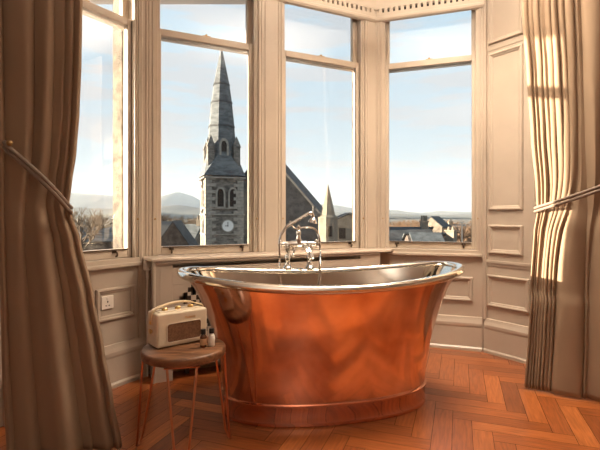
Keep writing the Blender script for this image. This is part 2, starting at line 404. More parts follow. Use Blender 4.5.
def mould(b, w, t0, t1, z0, z1, wd=0.036, h=0.016):
    """mitred bolection moulding around a sunk panel"""
    prof = [(0, 0.0), (0.0, 0.55*h), (0.18*wd, h), (0.45*wd, h), (0.6*wd, 0.55*h), (0.85*wd, 0.45*h), (wd, 0.0)]
    rings = []
    for (o, d) in prof:
        rings.append([w((t0+o, -d, z0+o)), w((t1-o, -d, z0+o)), w((t1-o, -d, z1-o)), w((t0+o, -d, z1-o))])
    b.loft(rings, False, False)
b = MB()
mould(b, WS, 0.03, 0.375, 0.375, 0.63); mould(b, WS, 0.43, 0.80, 0.375, 0.63)
for (z0, z1) in ((0.80, 1.03), (1.145, 2.40), (2.475, 3.0)): mould(b, WS, 0.045, 0.325, z0, z1); mould(b, WS, 0.41, 0.80, z0, z1)
b.box((0.01, -0.012, 0.722), (WS.len-0.02, 0, 0.745), WS); b.box((0.01, -0.006, 0.70), (WS.len-0.02, 0, 0.722), WS); b.box((0.03, -0.005, 2.425), (WS.len-0.02, 0, 2.432), WS)
trim(b, bevel=0.002)
b = MB(); mould(b, WR, 0.12, 0.50, 0.40, 0.60); mould(b, WR, 0.56, 0.80, 0.40, 0.60); trim(b, bevel=0)
b = MB(); mould(b, WL, WL.len-0.385, WL.len-0.10, 0.43, 0.64); mould(b, WL, 0.08, WL.len-0.44, 0.43, 0.64); trim(b, bevel=0)

def skirting(name, w, t0, t1):
    prof = [(0, 0), (-0.034, 0.0), (-0.034, 0.022), (-0.024, 0.034), (-0.022, 0.19), (-0.026, 0.205), (-0.026, 0.225), (-0.016, 0.25), (-0.010, 0.272), (0, 0.275)]
    b = MB(); b.loft([[w((t0, d, z)) for d, z in prof], [w((t1, d, z)) for d, z in prof]])
    struct(b.build(name, M_paint))
skirting('baseboard_left', WL, 0, WL.len-0.015); skirting('baseboard_middle', WA, 0.02, WA.len-0.02); skirting('baseboard_right', WR, 0.02, WR.len-0.015); skirting('baseboard_side', WS, 0.015, WS.len)

# cornice box over the windows with a row of round holes between beads
def cornice():
    def ring(off, z):
        pts = []
        ws = [WL, WA, WR]; cs = [C0, C1, C2, C3]
        for i, c in enumerate(cs):
            p = Vector((c[0], c[1], 0))
            if i == 0: q = p-WL.n*off
            elif i == 3: q = p-WR.n*off
            else:
                na, nb = ws[i-1].n, ws[i].n; m = (na+nb).normalized(); q = p-m*(off/m.dot(na))
            pts.append(q+Vector((0, 0, z)))
        return pts
    def band(prof, name, m):
        b = MB(); rows = [ring(o, z) for o, z in prof]
        b.loft(rows, False, False, closed=False)
        n = len(rows)
        b.poly([r[3] for r in rows], [tuple(range(n))]); b.poly([r[0] for r in rows], [tuple(range(n-1,-1,-1))])
        TR[0] += 1; return struct(b.build(name or f'trim_{TR[0]}', m, bevel=0))
    zb = 2.79
    main = band([(0.0, zb), (0.035, zb), (0.05, zb+0.012), (0.05, zb+0.03), (0.042, zb+0.036), (0.042, zb+0.066), (0.015, zb+0.068), (0.012, zb+0.100), (0.042, zb+0.102), (0.044, zb+0.112), (0.05, H_CEIL), (0.0, H_CEIL)], None, M_sash)
    d = MB()
    for w, t0, t1 in ((WL, 0.03, WL.len-0.03), (WA, 0.03, WA.len-0.03), (WR, 0.03, WR.len-0.02)):
        k = int((t1-t0)/0.046)
        for i in range(k):
            t = t0+(t1-t0)*(i+0.5)/k
            d.box((t-0.0135, -0.0425, zb+0.064), (t+0.0135, -0.012, zb+0.104), w)
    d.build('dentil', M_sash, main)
    bk = MB()  # dark backing puts the shade of the dentil gaps into colour
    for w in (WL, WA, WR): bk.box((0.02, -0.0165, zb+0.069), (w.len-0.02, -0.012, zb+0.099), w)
    tag(bk.build('dentil_gap_shade', mat('painted_dentil_shade', (0.035, 0.022, 0.016), 0.8), main), 'dark brown backing painted as the shade between the dentils')
cornice()

# ------------------------------------------------------------------ radiator cover under the middle windows
def radiator_cover():
    root = thing('radiator_cover', 'long taupe radiator cover with pierced cross grille below the middle windows', 'radiator cover', WA((0.95, -0.1, 0)))
    w = WA; dF = -0.20
    Q = C2+Vector((WR.e.x, WR.e.y))*0.165-Vector((WR.n.x, WR.n.y))*0.022
    sh = [w((-0.035, -0.04, 0)), w((0.02, -0.022, 0)), w((WA.len-0.015, -0.022, 0)), Vector((Q.x, Q.y, 0)), w((1.905, dF-0.02, 0)), w((0.005, dF-0.02, 0))]
    MB().prism([(p.x, p.y) for p in sh], 0.800, 0.822).build('shelf', mat('shelf_paint', (0.60, 0.50, 0.41), 0.22, var=0.08, scale=9), root, bevel=0.006)
    b = MB(); th = 0.02
    t0, t1 = 0.018, 1.815
    b.box((t0, dF, 0.0), (t0+th, -0.03, 0.80), w)                     # left end
    b.box((t0, dF, 0.0), (0.142, dF+th, 0.80), w)                      # left stile
    b.box((1.62, dF, 0.0), (t1, dF+th, 0.80), w)
    b.box((0.142, dF, 0.64), (1.62, dF+th, 0.752), w)                  # top rail, slot above
    b.box((0.142, dF, 0.085), (1.62, dF+th, 0.235), w)                 # bottom rail
    b.tube([w((t0+0.004, dF, 0.0)), w((t0+0.004, dF, 0.80))], 0.011, 10)
    b.tube([w((0.04, dF-0.004, 0.79)), w((1.80, dF-0.004, 0.79))], 0.009, 8)
    b.box((0.062, dF-0.002, 0.02), (0.066, dF, 0.79), w)
    b.build('carcass', M_paint, root, bevel=0.002, seg=1)
    # pierced grille
    cell = 0.0112; nx = int((1.62-0.142)/cell); nz = int((0.64-0.235)/cell)
    P = 8
    plus = {(x, y) for x in range(P) for y in range(P) if (abs(x-3.5) < 1.2 and abs(y-3.5) < 3.2) or (abs(y-3.5) < 1.2 and abs(x-3.5) < 3.2)}
    def hole(i, j):
        r, jj = divmod(j, P//2*1)
        # two interlocked lattices of crosses, offset by half a period
        a = (i % P, j % P) in plus
        return a
    g = MB(); vid = {}
    vs, fs = [], []
    def V(i, j):
        if (i, j) not in vid:
            vid[(i, j)] = len(vs); vs.append(w((0.142+i*cell, dF+0.006, 0.235+j*cell)))
        return vid[(i, j)]
    # crosses on a diagonal lattice
    P2 = 10
    arm = {(0, 0)} | {(k, s) for k in range(-3, 4) for s in (-1, 0, 1)} | {(s, k) for k in range(-3, 4) for s in (-1, 0, 1)}
    holes = set()
    for ci in range(-1, nx//5+2):
        for cj in range(-1, nz//5+2):
            if (ci+cj) % 2 == 0 and 1 <= ci*5+2-3 and ci*5+2+3 < nx and 1 <= cj*5+2-3 and cj*5+2+3 < nz:
                for (dx, dy) in arm: holes.add((ci*5+dx+2, cj*5+dy+2))
    for i in range(nx+1):
        for j in range(nz+1):
            if (i, j) in holes and 0 < i < nx and 0 < j < nz: continue
            fs.append((V(i, j), V(i+1, j), V(i+1, j+1), V(i, j+1)))
    g.poly(vs, fs)
    o = g.build('grille', M_paint, root); sd = o.modifiers.new('thick', 'SOLIDIFY'); sd.thickness = 0.006; sd.offset = 0
    # the iron radiator inside
    r = MB()
    for k in range(22):
        t = 0.24+k*0.062; r.box((t, -0.145, 0.12), (t+0.045, -0.055, 0.70), w)
    r.tube([w((0.2, -0.1, 0.16)), w((1.62, -0.1, 0.16))], 0.02, 8)
    r.box((0.24, -0.12, 0.0), (0.27, -0.08, 0.13), w).box((1.54, -0.12, 0.0), (1.57, -0.08, 0.13), w)
    tag(r.build('radiator', mat('dark_iron', (0.05, 0.035, 0.028), 0.6), root, bevel=0.008), 'dark iron radiator behind the grille')
radiator_cover()

def sensor_box():
    root = thing('thermostat', 'small white plastic box with a cable at the left end of the radiator cover', 'thermostat', WL((WL.len-0.05, -0.025, 0.70)))
    w = WL; t = WL.len-0.030
    MB().box((t-0.028, -0.066, 0.728), (t+0.022, -0.030, 0.798), w).build('case', M_plastic, root, bevel=0.008, seg=3)
    MB().tube([w((t, -0.062, 0.745)), w((t, -0.066, 0.745))], 0.006, 8).build('button', M_black, root)
    MB().tube(smooth_pts([w((t, -0.04, 0.735)), w((t+0.002, -0.040, 0.66)), w((t-0.002, -0.038, 0.45)), w((t, -0.042, 0.28)), w((t, -0.044, 0.004))], 6), [0.011]*6+[0.006]*19, 8).build('cable', M_plastic, root, smooth=True)
sensor_box()

def socket():
    w = WL; t = WL.len-0.30; z = 0.55
    root = thing('wall_socket', 'white wall socket on the panel beneath the left window', 'socket', w((t, 0, z)))
    MB().box((t-0.05, -0.011, z-0.043), (t+0.036, 0.0, z+0.043), w).build('plate', M_plastic, root, bevel=0.005, seg=3)
    for dt in (-0.007,):
        s = MB().box((dt+t-0.007, -0.0145, z+0.016), (dt+t+0.007, -0.010, z+0.032), w).build('switch', M_plastic, root, bevel=0.002)
        h = MB().box((dt+t-0.004, -0.0118, z+0.000), (dt+t+0.004, -0.0105, z+0.010), w).box((dt+t-0.015, -0.0118, z-0.022), (dt+t-0.006, -0.0105, z-0.016), w).box((dt+t+0.006, -0.0118, z-0.022), (dt+t+0.015, -0.0105, z-0.016), w)
        h.build('outlet', M_black, root)
socket()

# ------------------------------------------------------------------ bathtub
TUB_C = Vector((0.156, 2.60, 0)); TUB_A = math.atan2(0.19, 0.982)
def bathtub():
    root = thing('bathtub', 'polished copper freestanding bateau bath with a nickel interior', 'bathtub', TUB_C, TUB_A)
    LOCAL[0] = True
    NS = 96; ZP = 0.115
    def zrim(u): return 0.722+0.068*min(1.3, abs(u)/0.86)**2.0
    SL = [(0, 0.600), (0.2, 0.614), (0.4, 0.638), (0.6, 0.676), (0.75, 0.712), (0.87, 0.752), (0.95, 0.79), (1, 0.818)]
    SW = [(0, 0.285), (0.2, 0.297), (0.4, 0.312), (0.6, 0.328), (0.75, 0.341), (0.87, 0.352), (1, 0.366)]
    def lin(tab, x):
        for (a, va), (b_, vb) in zip(tab, tab[1:]):
            if x <= b_: return va+(vb-va)*(x-a)/(b_-a)
        return tab[-1][1]
    def outline(a, b, n=2.25):
        pts = []
        for k in range(NS):
            th = 2*PI*k/NS; c, s = math.cos(th), math.sin(th)
            pts.append((math.copysign(abs(c)**(2/n), c)*a, math.copysign(abs(s)**(2/n), s)*b))
        return pts
    def ring(s, inset=0.0, z=None):
        out = []
        for (x, y) in outline(lin(SL, s)-inset, lin(SW, s)-inset):
            zz = (ZP+s*(zrim(x)-ZP)) if z is None else z
            out.append(Vector((x, y, zz)))
        return out
    b = MB(); levels = [i/22 for i in range(23)]
    b.loft([ring(s) for s in levels], False, False)
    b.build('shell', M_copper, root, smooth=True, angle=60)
    p = MB()
    def pr(off, z): return [Vector((x, y, z)) for x, y in outline(0.598+off, 0.285+off)]
    p.loft([pr(0.004, 0.0), pr(0.008, 0.006), pr(0.006, 0.02), pr(0.005, 0.095), pr(0.012, 0.103), pr(0.012, 0.113), pr(0.0, 0.117)], True, True)
    p.build('plinth', mat('plinth_copper', (0.88, 0.49, 0.35), 0.08, 1.0, bump=0.03, bscale=7), root, smooth=True, angle=60)
    # rolled rim
    rm = MB(); prof = []
    r = 0.025
    R0 = ring(1.0)
    for k in range(14):
        a = 2*PI*k/14
        rr = []
        for q, (x, y) in enumerate(outline(lin(SL, 1)+0.010+r*math.cos(a), lin(SW, 1)+0.008+r*math.cos(a))):
            rr.append(Vector((x, y, R0[q].z+0.004+r*0.92*math.sin(a))))
        prof.append(rr)
    prof.append(prof[0]); rm.loft(prof[::-1], False, False)
    tag(rm.build('rim', M_nickel, root, smooth=True, angle=80), 'rolled nickel rim')
    it = MB()
    lv = [1-i/18 for i in range(19)]
    rings = [ring(s, 0.014+0.004*(1-s)) for s in lv]
    rings.append(ring(0.0, 0.06, 0.135)); rings.append(ring(0.0, 0.16, 0.13)); rings.append(ring(0.0, 0.26, 0.128))
    it.loft(rings[::-1], True, False)
    tag(it.build('interior', M_nickel, root, smooth=True, angle=70), 'nickel lined interior')
    # waste and overflow
    MB().lathe([(0.0, 0.134), (0.03, 0.134), (0.034, 0.130), (0.034, 0.127)], n=20).build('waste', M_chrome, root, smooth=True)
    MB().lathe([(0.0, 0.008), (0.025, 0.006), (0.032, 0.0), (0.032, -0.006)], (0.0, 0.312, 0.60), 20, M=Matrix.Rotation(math.radians(92), 3, 'X')).build('overflow', M_chrome, root, smooth=True)
    LOCAL[0] = False
    return root
bathtub()
def tub_pt(u, v, z):
    c, s = math.cos(TUB_A), math.sin(TUB_A); return Vector((TUB_C.x+c*u-s*v, TUB_C.y+s*u+c*v, z))

def bath_tap():
    # stands on the far rim of the bath
    u0 = -0.096; v0 = 0.374
    base = tub_pt(u0, v0, 0.748)
    root = thing('bath_tap', 'chrome bath shower mixer with handset standing on the far bath rim', 'bath tap', base, TUB_A)
    LOCAL[0] = True
    hb = 0.165
    for sx in (-0.075, 0.075):
        b = MB(); b.lathe([(0.033, 0.0), (0.033, 0.008), (0.024, 0.016), (0.017, 0.03), (0.015, 0.06), (0.020, 0.068), (0.020, 0.078), (0.015, 0.085), (0.015, 0.12), (0.021, 0.128), (0.023, 0.15), (0.016, 0.165)], (sx, 0, 0), 18)
        b.build('pillar', M_chrome, root, smooth=True)
    b = MB(); b.tube([(-0.10, 0, hb), (-0.06, 0, hb), (-0.05, 0, hb), (0.05, 0, hb), (0.06, 0, hb), (0.10, 0, hb)], [0.018, 0.018, 0.023, 0.023, 0.018, 0.018], 16)
    b.lathe([(0.024, 0), (0.024, 0.03), (0.016, 0.036), (0.013, 0.06), (0.018, 0.066), (0.018, 0.082), (0.010, 0.092), (0.014, 0.10), (0.014, 0.118), (0.004, 0.128)], (0, 0, hb), 16)
    b.build('mixer_body', M_chrome, root, smooth=True)
    for sx in (-1, 1):
        h = MB(); x = sx*0.125
        h.tube([(sx*0.10, -0.0, hb), (sx*0.118, 0, hb), (x, 0, hb), (sx*0.14, 0, hb)], [0.014, 0.016, 0.014, 0.006], 12)
        for a in range(4):
            th = PI/4+a*PI/2; d = Vector((0, math.cos(th), math.sin(th)))
            c = Vector((x, 0, hb)); h.tube([c, c+d*0.026], [0.007, 0.006], 8); h.sphere(c+d*0.030, 0.0085, 10)
        h.build('cross_handle', M_chrome, root, smooth=True)
    s = MB(); s.tube(smooth_pts([(0.035, -0.01, hb-0.01), (0.045, -0.05, hb-0.02), (0.06, -0.085, hb-0.055), (0.07, -0.10, hb-0.095)], 6), [0.017]*18+[0.019], 14); s.build('spout', M_chrome, root, smooth=True)
    d = MB(); d.tube(smooth_pts([(-0.03, -0.035, hb-0.02), (-0.04, -0.04, hb-0.035), (-0.045, -0.042, hb-0.065)], 5), 0.008, 10); d.sphere((-0.045, -0.042, hb-0.07), 0.012, 10); d.build('diverter', M_chrome, root, smooth=True)
    # cradle fork, handset and hose
    c = MB(); c.tube(smooth_pts([(0, 0, hb+0.10), (-0.03, -0.01, hb+0.105), (-0.055, -0.015, hb+0.135), (-0.06, -0.02, hb+0.155)], 5), 0.006, 8)
    c.tube(smooth_pts([(0, 0, hb+0.10), (0.03, -0.005, hb+0.11), (0.05, -0.01, hb+0.112)], 5), 0.006, 8); c.build('cradle', M_chrome, root, smooth=True)
    h = MB(); h.tube(smooth_pts([(-0.118, -0.022, 0.235), (-0.08, -0.022, 0.285), (-0.02, -0.022, 0.320), (0.04, -0.022, 0.355), (0.075, -0.022, 0.372), (0.092, -0.022, 0.362), (0.098, -0.022, 0.34)], 6), [0.009]*6+[0.0115]*19+[0.010]*12, 12)
    h.lathe([(0.011, 0.0), (0.022, -0.012), (0.031, -0.03), (0.031, -0.038), (0.0, -0.040)], (0.099, -0.022, 0.342), 18, M=Matrix.Rotation(math.radians(14), 3, 'Y')); h.build('shower_handset', M_chrome, root, smooth=True)
    e = MB(); e.tube(smooth_pts([(-0.118, -0.022, 0.235), (-0.131, -0.022, 0.18), (-0.132, -0.024, 0.08), (-0.130, -0.022, -0.012), (-0.12, -0.055, -0.13), (-0.05, -0.09, -0.25), (0.06, -0.09, -0.24), (0.13, -0.06, -0.1), (0.142, -0.02, 0.0), (0.142, -0.018, 0.15), (0.135, -0.016, 0.215), (0.11, -0.014, 0.262), (0.07, -0.012, 0.278), (0.048, -0.01, 0.277)], 7), 0.0072, 8)
    e.build('shower_hose', M_chrome, root, smooth=True)
    LOCAL[0] = False
bath_tap()

# ------------------------------------------------------------------ stool, radio, bottles
ST = Vector((-0.54, 2.05, 0)); SEAT_Z = 0.494
def stool():
    root = thing('stool', 'round dark wood stool on copper hairpin legs beside the bath', 'stool', ST)
    LOCAL[0] = True
    b = MB(); r = 0.191
    b.lathe([(r-0.012, SEAT_Z-0.042), (r-0.003, SEAT_Z-0.038), (r, SEAT_Z-0.028), (r, SEAT_Z-0.010), (r-0.004, SEAT_Z-0.003), (r-0.010, SEAT_Z)], n=56)
    b.build('seat', M_walnut, root, smooth=True, angle=35)
    for k, (ang, rad) in enumerate(((167, 0.236), (33, 0.222), (-78, 0.235))):
        a = math.radians(ang); d = Vector((math.cos(a), math.sin(a), 0)); p = Vector((-d.y, d.x, 0))
        zt = SEAT_Z-0.044
        pts = [d*0.168+p*0.062+Vector((0,0,zt)), d*0.176+p*0.061+Vector((0,0,zt-0.012)), d*(rad-0.006)+p*0.022+Vector((0,0,0.045)), d*(rad+0.004)+p*0.012+Vector((0,0,0.010)),
               d*(rad+0.006)+Vector((0,0,0.0058)), d*(rad+0.004)-p*0.012+Vector((0,0,0.010)), d*(rad-0.006)-p*0.022+Vector((0,0,0.045)), d*0.176-p*0.061+Vector((0,0,zt-0.012)), d*0.168-p*0.062+Vector((0,0,zt))]
        l = MB(); l.tube(pts, 0.0056, 10)
        q = d*0.158; M = Matrix.Translation(q) @ Matrix.Rotation(a, 4, 'Z')
        l.box((-0.02, -0.075, zt-0.001), (0.02, 0.075, zt+0.003), M)
        l.build('leg', M_copperleg, root, smooth=True)
    LOCAL[0] = False
stool()

def radio():
    ang = math.radians(40); d = Vector((math.cos(ang), math.sin(ang), 0)); n = Vector((-d.y, d.x, 0))
    Wd, Dp, H = 0.252, 0.118, 0.160
    fl = Vector((-0.645, 1.985, 0)); base = fl+d*Wd/2+n*Dp/2; base.z = SEAT_Z
    root = thing('radio', 'cream retro portable radio with brown grille standing on the stool', 'radio', base, ang)
    LOCAL[0] = True
    x, y = Wd/2, Dp/2
    MB().box((-x, -y, 0.004), (x, y, H)).build('body', M_cream, root, bevel=0.010, seg=4)
    for sx in (-1, 1):
        for sy in (-1, 1): MB().lathe([(0.008, 0), (0.008, 0.006)], (sx*(x-0.02), sy*(y-0.02), 0), 10).build('foot', M_black, root)
    def rrect(x0, x1, z0, z1, r, yy, n=6):
        pts = []
        for cx, cz, a0 in ((x1-r, z0+r, -PI/2), (x1-r, z1-r, 0), (x0+r, z1-r, PI/2), (x0+r, z0+r, PI)):
            for k in range(n+1):
                a = a0+PI/2*k/n; pts.append(Vector((cx+r*math.cos(a), yy, cz+r*math.sin(a))))
        return pts
    gx0, gx1, gz0, gz1 = -0.078, 0.090, 0.026, 0.108
    g = MB(); g.loft([rrect(gx0, gx1, gz0, gz1, 0.012, -y-0.0005), rrect(gx0, gx1, gz0, gz1, 0.012, -y-0.0022)]); g.build('grille', M_grille, root)
    t = MB(); o = 0.0035
    t.loft([rrect(gx0, gx1, gz0, gz1, 0.012, -y-0.0004), rrect(gx0, gx1, gz0, gz1, 0.012, -y-0.0035), rrect(gx0-o, gx1+o, gz0-o, gz1+o, 0.0145, -y-0.0035), rrect(gx0-o, gx1+o, gz0-o, gz1+o, 0.0145, -y-0.0004)], False, False)
    t.build('grille_trim', mat('cream_trim', (0.70, 0.62, 0.48), 0.35), root)
    cu = bpy.data.curves.new('badge', 'FONT'); cu.body = 'Roberts'; cu.size = 0.017; cu.extrude = 0.0006; cu.align_x = 'CENTER'; cu.align_y = 'CENTER'; cu.shear = 0.25
    tmp = bpy.data.objects.new('tmp', cu); COL.objects.link(tmp)
    dg = bpy.context.evaluated_depsgraph_get(); me = bpy.data.meshes.new_from_object(tmp.evaluated_get(dg)); bpy.data.objects.remove(tmp)
    me.transform(Matrix.Translation((0.035, -y-0.0008, 0.129)) @ Matrix.Rotation(PI/2, 4, 'X')); me.materials.clear(); me.materials.append(M_goldtrim)
    bo = bpy.data.objects.new('badge', me); COL.objects.link(bo); bo.parent = root
    # control panel on top
    MB().box((-x+0.022, -y+0.022, H-0.002), (x-0.022, y-0.022, H+0.003)).build('control_panel', mat('pale_panel', (0.72, 0.62, 0.46), 0.3), root, bevel=0.002)
    for kx in (-0.065, 0.0, 0.065):
        MB().lathe([(0.014, H+0.003), (0.014, H+0.012), (0.011, H+0.015), (0.0, H+0.015)], (kx, 0.0, 0), 20).build('dial', M_goldtrim, root, smooth=True, angle=30)
    # strap handle: rises from both ends in a low arch, studs on both side faces
    pts = smooth_pts([(-x-0.004, 0, H-0.055), (-x-0.006, 0, H-0.02), (-x+0.004, 0, H+0.008), (-x+0.04, 0, H+0.022), (-0.02, 0, H+0.034), (0.05, 0, H+0.031), (x-0.035, 0, H+0.018), (x-0.002, 0, H+0.004), (x+0.005, 0, H-0.022), (x+0.004, 0, H-0.055)], 6)
    rings = []
    for i, p in enumerate(pts):
        tg = (pts[min(i+1, len(pts)-1)]-pts[max(i-1, 0)]).normalized(); nn = Vector((-tg.z, 0, tg.x)); hw = 0.013
        hd = 0.0035
        rings.append([p+nn*hd+Vector((0,-hw,0)), p-nn*hd+Vector((0,-hw,0)), p-nn*hd+Vector((0,hw,0)), p+nn*hd+Vector((0,hw,0))])
    hb = MB(); hb.loft(rings); hb.build('handle', M_strap, root, bevel=0.002)
    for sx in (-1, 1):
        s = MB(); MM = Matrix.Rotation(PI/2*sx, 3, 'Y')
        s.lathe([(0.010, 0), (0.010, 0.004), (0.006, 0.007), (0, 0.008)], (sx*(x+0.006), 0, H-0.045), 14, M=MM)
        s.lathe([(0.007, 0), (0.007, 0.006), (0.012, 0.008), (0.012, 0.013), (0, 0.014)], (sx*(x-0.001), 0, 0.075), 14, M=MM)
        s.tube([(sx*(x+0.008), -0.016, 0.075), (sx*(x+0.008), 0.016, 0.075)], 0.003, 8)
        s.build('clasp', M_goldtrim, root, smooth=True)
    LOCAL[0] = False
radio()

def bottle(loc, label, body_m, cap_m, h=0.058, r=0.0155, lab=None):
    root = thing('bottle', label, 'bottle', loc, 0, 'toiletry bottles on the stool')
    LOCAL[0] = True
    MB().lathe([(r-0.003, 0), (r, 0.003), (r, h-0.010), (r-0.004, h-0.003), (0.0085, h), (0.0085, h+0.004)], n=22).build('body', body_m, root, smooth=True, angle=50)
    MB().lathe([(0.0115, h+0.003), (0.0115, h+0.023), (0.010, h+0.025), (0.0, h+0.025)], n=18).build('cap', cap_m, root, smooth=True, angle=40)
    if lab: MB().lathe([(r+0.0004, 0.012), (r+0.0006, 0.013), (r+0.0006, h-0.018), (r+0.0004, h-0.017)], n=22).build('label_band', lab, root, smooth=True)
    LOCAL[0] = False
bottle((-0.447, 2.035, SEAT_Z), 'small amber bottle with black cap in front of the radio grille', M_amber, M_black, lab=M_label)
bottle((-0.412, 2.050, SEAT_Z), 'small white bottle with black cap at the right edge of the stool', M_plastic, M_black)

# ------------------------------------------------------------------ curtains
def build_curtain(name, label, base_px, lead, trail, z0, z1, folds, amp, side, tie_z, hook, lead_tab, trail_tab, gather):
    """cloth hung from trail (wall side) to lead (free edge). lead/trail: functions z -> Vector (x, y)"""
    root = thing(name, label, 'curtain', (base_px[0], base_px[1], 0))
    NU, NZ = 260, 90
    top, bot = folds
    rng = random.Random(len(name)+side)
    ph = [rng.uniform(0, 6.28) for _ in range(20)]
    verts, faces = [], []
    for j in range(NZ+1):
        z = z0+(z1-z0)*j/NZ
        L, T = lead(z), trail(z)
        ln = (T-L); wdt = ln.length; e = ln/wdt
        n = Vector((e.y, -e.x))
        if n.y > 0: n = -n            # towards the room
        k = 1/(1+math.exp((z-tie_z)/0.10))          # 0 above the tie, 1 below
        bounds = [a*(1-k)+c*k for a, c in zip(top, bot)]
        for i in range(NU+1):
            u = i/NU
            q = 0
            while q < len(bounds)-2 and u > bounds[q+1]: q += 1
            a, c = bounds[q], bounds[q+1]; f = min(1, max(0, (u-a)/(c-a)))
            w_ = (c-a)*wdt
            A = (min(amp*1.6, max(amp*0.5, w_*0.55)) if side else min(0.095, max(0.022, w_*0.5)))*(0.8+0.3*math.sin(ph[q % 20]))
            g = 1-0.35*math.exp(-((z-tie_z)/0.07)**2)
            sh = math.sin(PI*f)**0.8 if side else (1-f)**0.9*(1-(1-f)**7)*1.15
            h = A*g*sh+0.006*math.sin(4*z+ph[(q+3) % 20]+2.5*f)*sh
            lat = (0.16 if side else 0.05)*w_*math.sin(2*PI*f)*math.sin(ph[(q+5) % 20]+1.3*z)
            p = L+e*(u*wdt+lat)+n*h
            verts.append((p.x, p.y, z))
    for j in range(NZ):
        for i in range(NU):
            o = j*(NU+1)+i; faces.append((o, o+1, o+NU+2, o+NU+1))
    b = MB(); b.poly(verts, faces); o = b.build('drape', M_velvet, root, smooth=True, angle=180)
    sd = o.modifiers.new('thick', 'SOLIDIFY'); sd.thickness = 0.004; sd.offset = 0
    return root

# left curtain (in front of the left bay window)
LY = 2.05
def px_to_x(px, Y): return (px-300)/F*Y
def zrow(y, Y): return EYE-(y-HZ)/F*Y
L_lead = [(zrow(y, LY), px_to_x(px, LY)) for y, px in ((-240, 82), (-100, 80), (0, 79), (60, 78), (110, 76), (150, 73), (185, 68), (205, 65.5), (214, 68), (240, 77), (300, 91), (350, 101), (400, 110), (449, 119))]
L_trail = [(zrow(y, LY), px_to_x(px, LY)) for y, px in ((-240, 2), (0, 3), (150, 6), (250, 7), (350, 9), (449, 14))]
L_lead.sort(); L_trail.sort()
Lc = build_curtain('curtain', 'long taupe velvet curtain tied back at the left of the bay', (-1.2, LY),
    lambda z: Vector((interp(L_lead, z), LY+0.03)), lambda z: Vector((interp(L_trail, z), LY-0.05)), 0.012, 3.02,
    ([0, .09, .20, .33, .56, .92, 1.0], [0, .07, .25, .34, .71, .93, 1.0]), 0.062, 0, zrow(200, LY), None, None, None, None)

# right curtain
R_lead = [(-.1, 1.43), (0.0, 1.435), (0.35, 1.46), (0.70, 1.485), (1.0, 1.505), (1.13, 1.525), (1.25, 1.52), (1.60, 1.487), (2.0, 1.462), (2.4, 1.43), (3.05, 1.415)]
RLY = 2.83
R_trail_x = 1.90; R_trail_y = 2.53
Rc = build_curtain('curtain', 'sunlit taupe velvet curtain tied back at the right of the bay', (1.65, 2.7),
    lambda z: Vector((interp(R_lead, z), RLY-0.02*(1 if z < 0.6 else 0))), lambda z: Vector((R_trail_x, R_trail_y)), 0.012, 3.02,
    ([0, .055, .11, .165, .225, .285, .35, .42, .50, .57, .78, 1.0], [0, .03, .06, .09, .12, .15, .185, .225, .27, .57, .61, 1.0]), 0.05, 1, 1.16, None, None, None, None)

def tieback(label, pts, hook, r=0.0095):
    root = thing('curtain_tieback', label, 'tieback', hook)
    c = smooth_pts(pts, 10)
    def strand(off):
        b = MB(); out = []
        for i, p in enumerate(c): out.append(p+Vector((0, 0, off)))
        b.tube(out, r, 10); return b
    strand(0.011).build('cord', M_cord, root, smooth=True); strand(-0.011).build('cord', M_cord, root, smooth=True)
    h = MB(); h.sphere(hook, 0.014, 12)
    tag(h.build('hook', M_brass, root, smooth=True), 'brass knob')
def Lp(px, py, dy): return at(px, py, LY+dy)
tieback('taupe cord tieback slung round the left curtain from a brass knob', [Lp(3, 143, -0.03), Lp(9, 150, -0.12), Lp(22, 161, -0.135), Lp(40, 177, -0.13), Lp(56, 193, -0.10), Lp(67, 206, -0.05), Lp(71, 210, 0.02), Lp(66, 206, 0.065), Lp(40, 190, 0.08), Lp(8, 160, 0.04)], Lp(9.5, 143, -0.135))
def Rp(px, py, Y): return at(px, py, Y)
tieback('pale cord tieback slung round the right curtain at waist height', [Rp(628, 178, 2.50), Rp(612, 184, 2.46), Rp(598, 189, 2.50), Rp(578, 196, 2.585), Rp(560, 202, 2.67), Rp(547, 206, 2.745), Rp(537.5, 209, 2.80), Rp(535.5, 210, 2.85), Rp(545, 208, 2.90), Rp(575, 200, 2.80), Rp(612, 190, 2.64)], Rp(630, 177, 2.50))

# ------------------------------------------------------------------ the town outside
M_slate = mat('blue_grey_slate', (0.035, 0.036, 0.038), 0.85, scale=0.6, col2=(0.075, 0.08, 0.085), stretch=(1, 1, 3))
M_slate_mid = mat('weathered_slate', (0.06, 0.068, 0.072), 0.8, scale=0.9, col2=(0.14, 0.155, 0.16), stretch=(1, 1, 2.5))
M_church = mat('grey_sandstone_blocks', (0.075, 0.07, 0.062), 0.9, scale=1.6, col2=(0.21, 0.19, 0.165), stretch=(1, 1, 2))
M_quoin = mat('pale_quoins', (0.27, 0.25, 0.215), 0.85, var=0.2, scale=2)
M_pale = mat('pale_sandstone', (0.17, 0.14, 0.105), 0.85, scale=0.9, col2=(0.24, 0.205, 0.16))
M_brownstone = mat('brown_rubble', (0.07, 0.05, 0.04), 0.9, scale=1.3, col2=(0.14, 0.11, 0.09))
M_bark = mat('bare_twigs', (0.11, 0.08, 0.055), 0.9)
M_bark2 = mat('russet_twigs', (0.20, 0.125, 0.075), 0.9)
M_clock = mat('white_dial', (0.72, 0.72, 0.70), 0.5)
M_ground = mat('winter_ground', (0.07, 0.065, 0.045), 0.95, scale=0.02, col2=(0.15, 0.13, 0.095))
M_hill = mat('heather_hillside', (0.085, 0.085, 0.075), 0.95, scale=0.002, col2=(0.15, 0.15, 0.12))
GZ = -11.0
def ext(px, Y, z=GZ): return Vector(((px-300)/F*Y, Y, z))
def zpx(py, Y): return EYE-(py-HZ)/F*Y

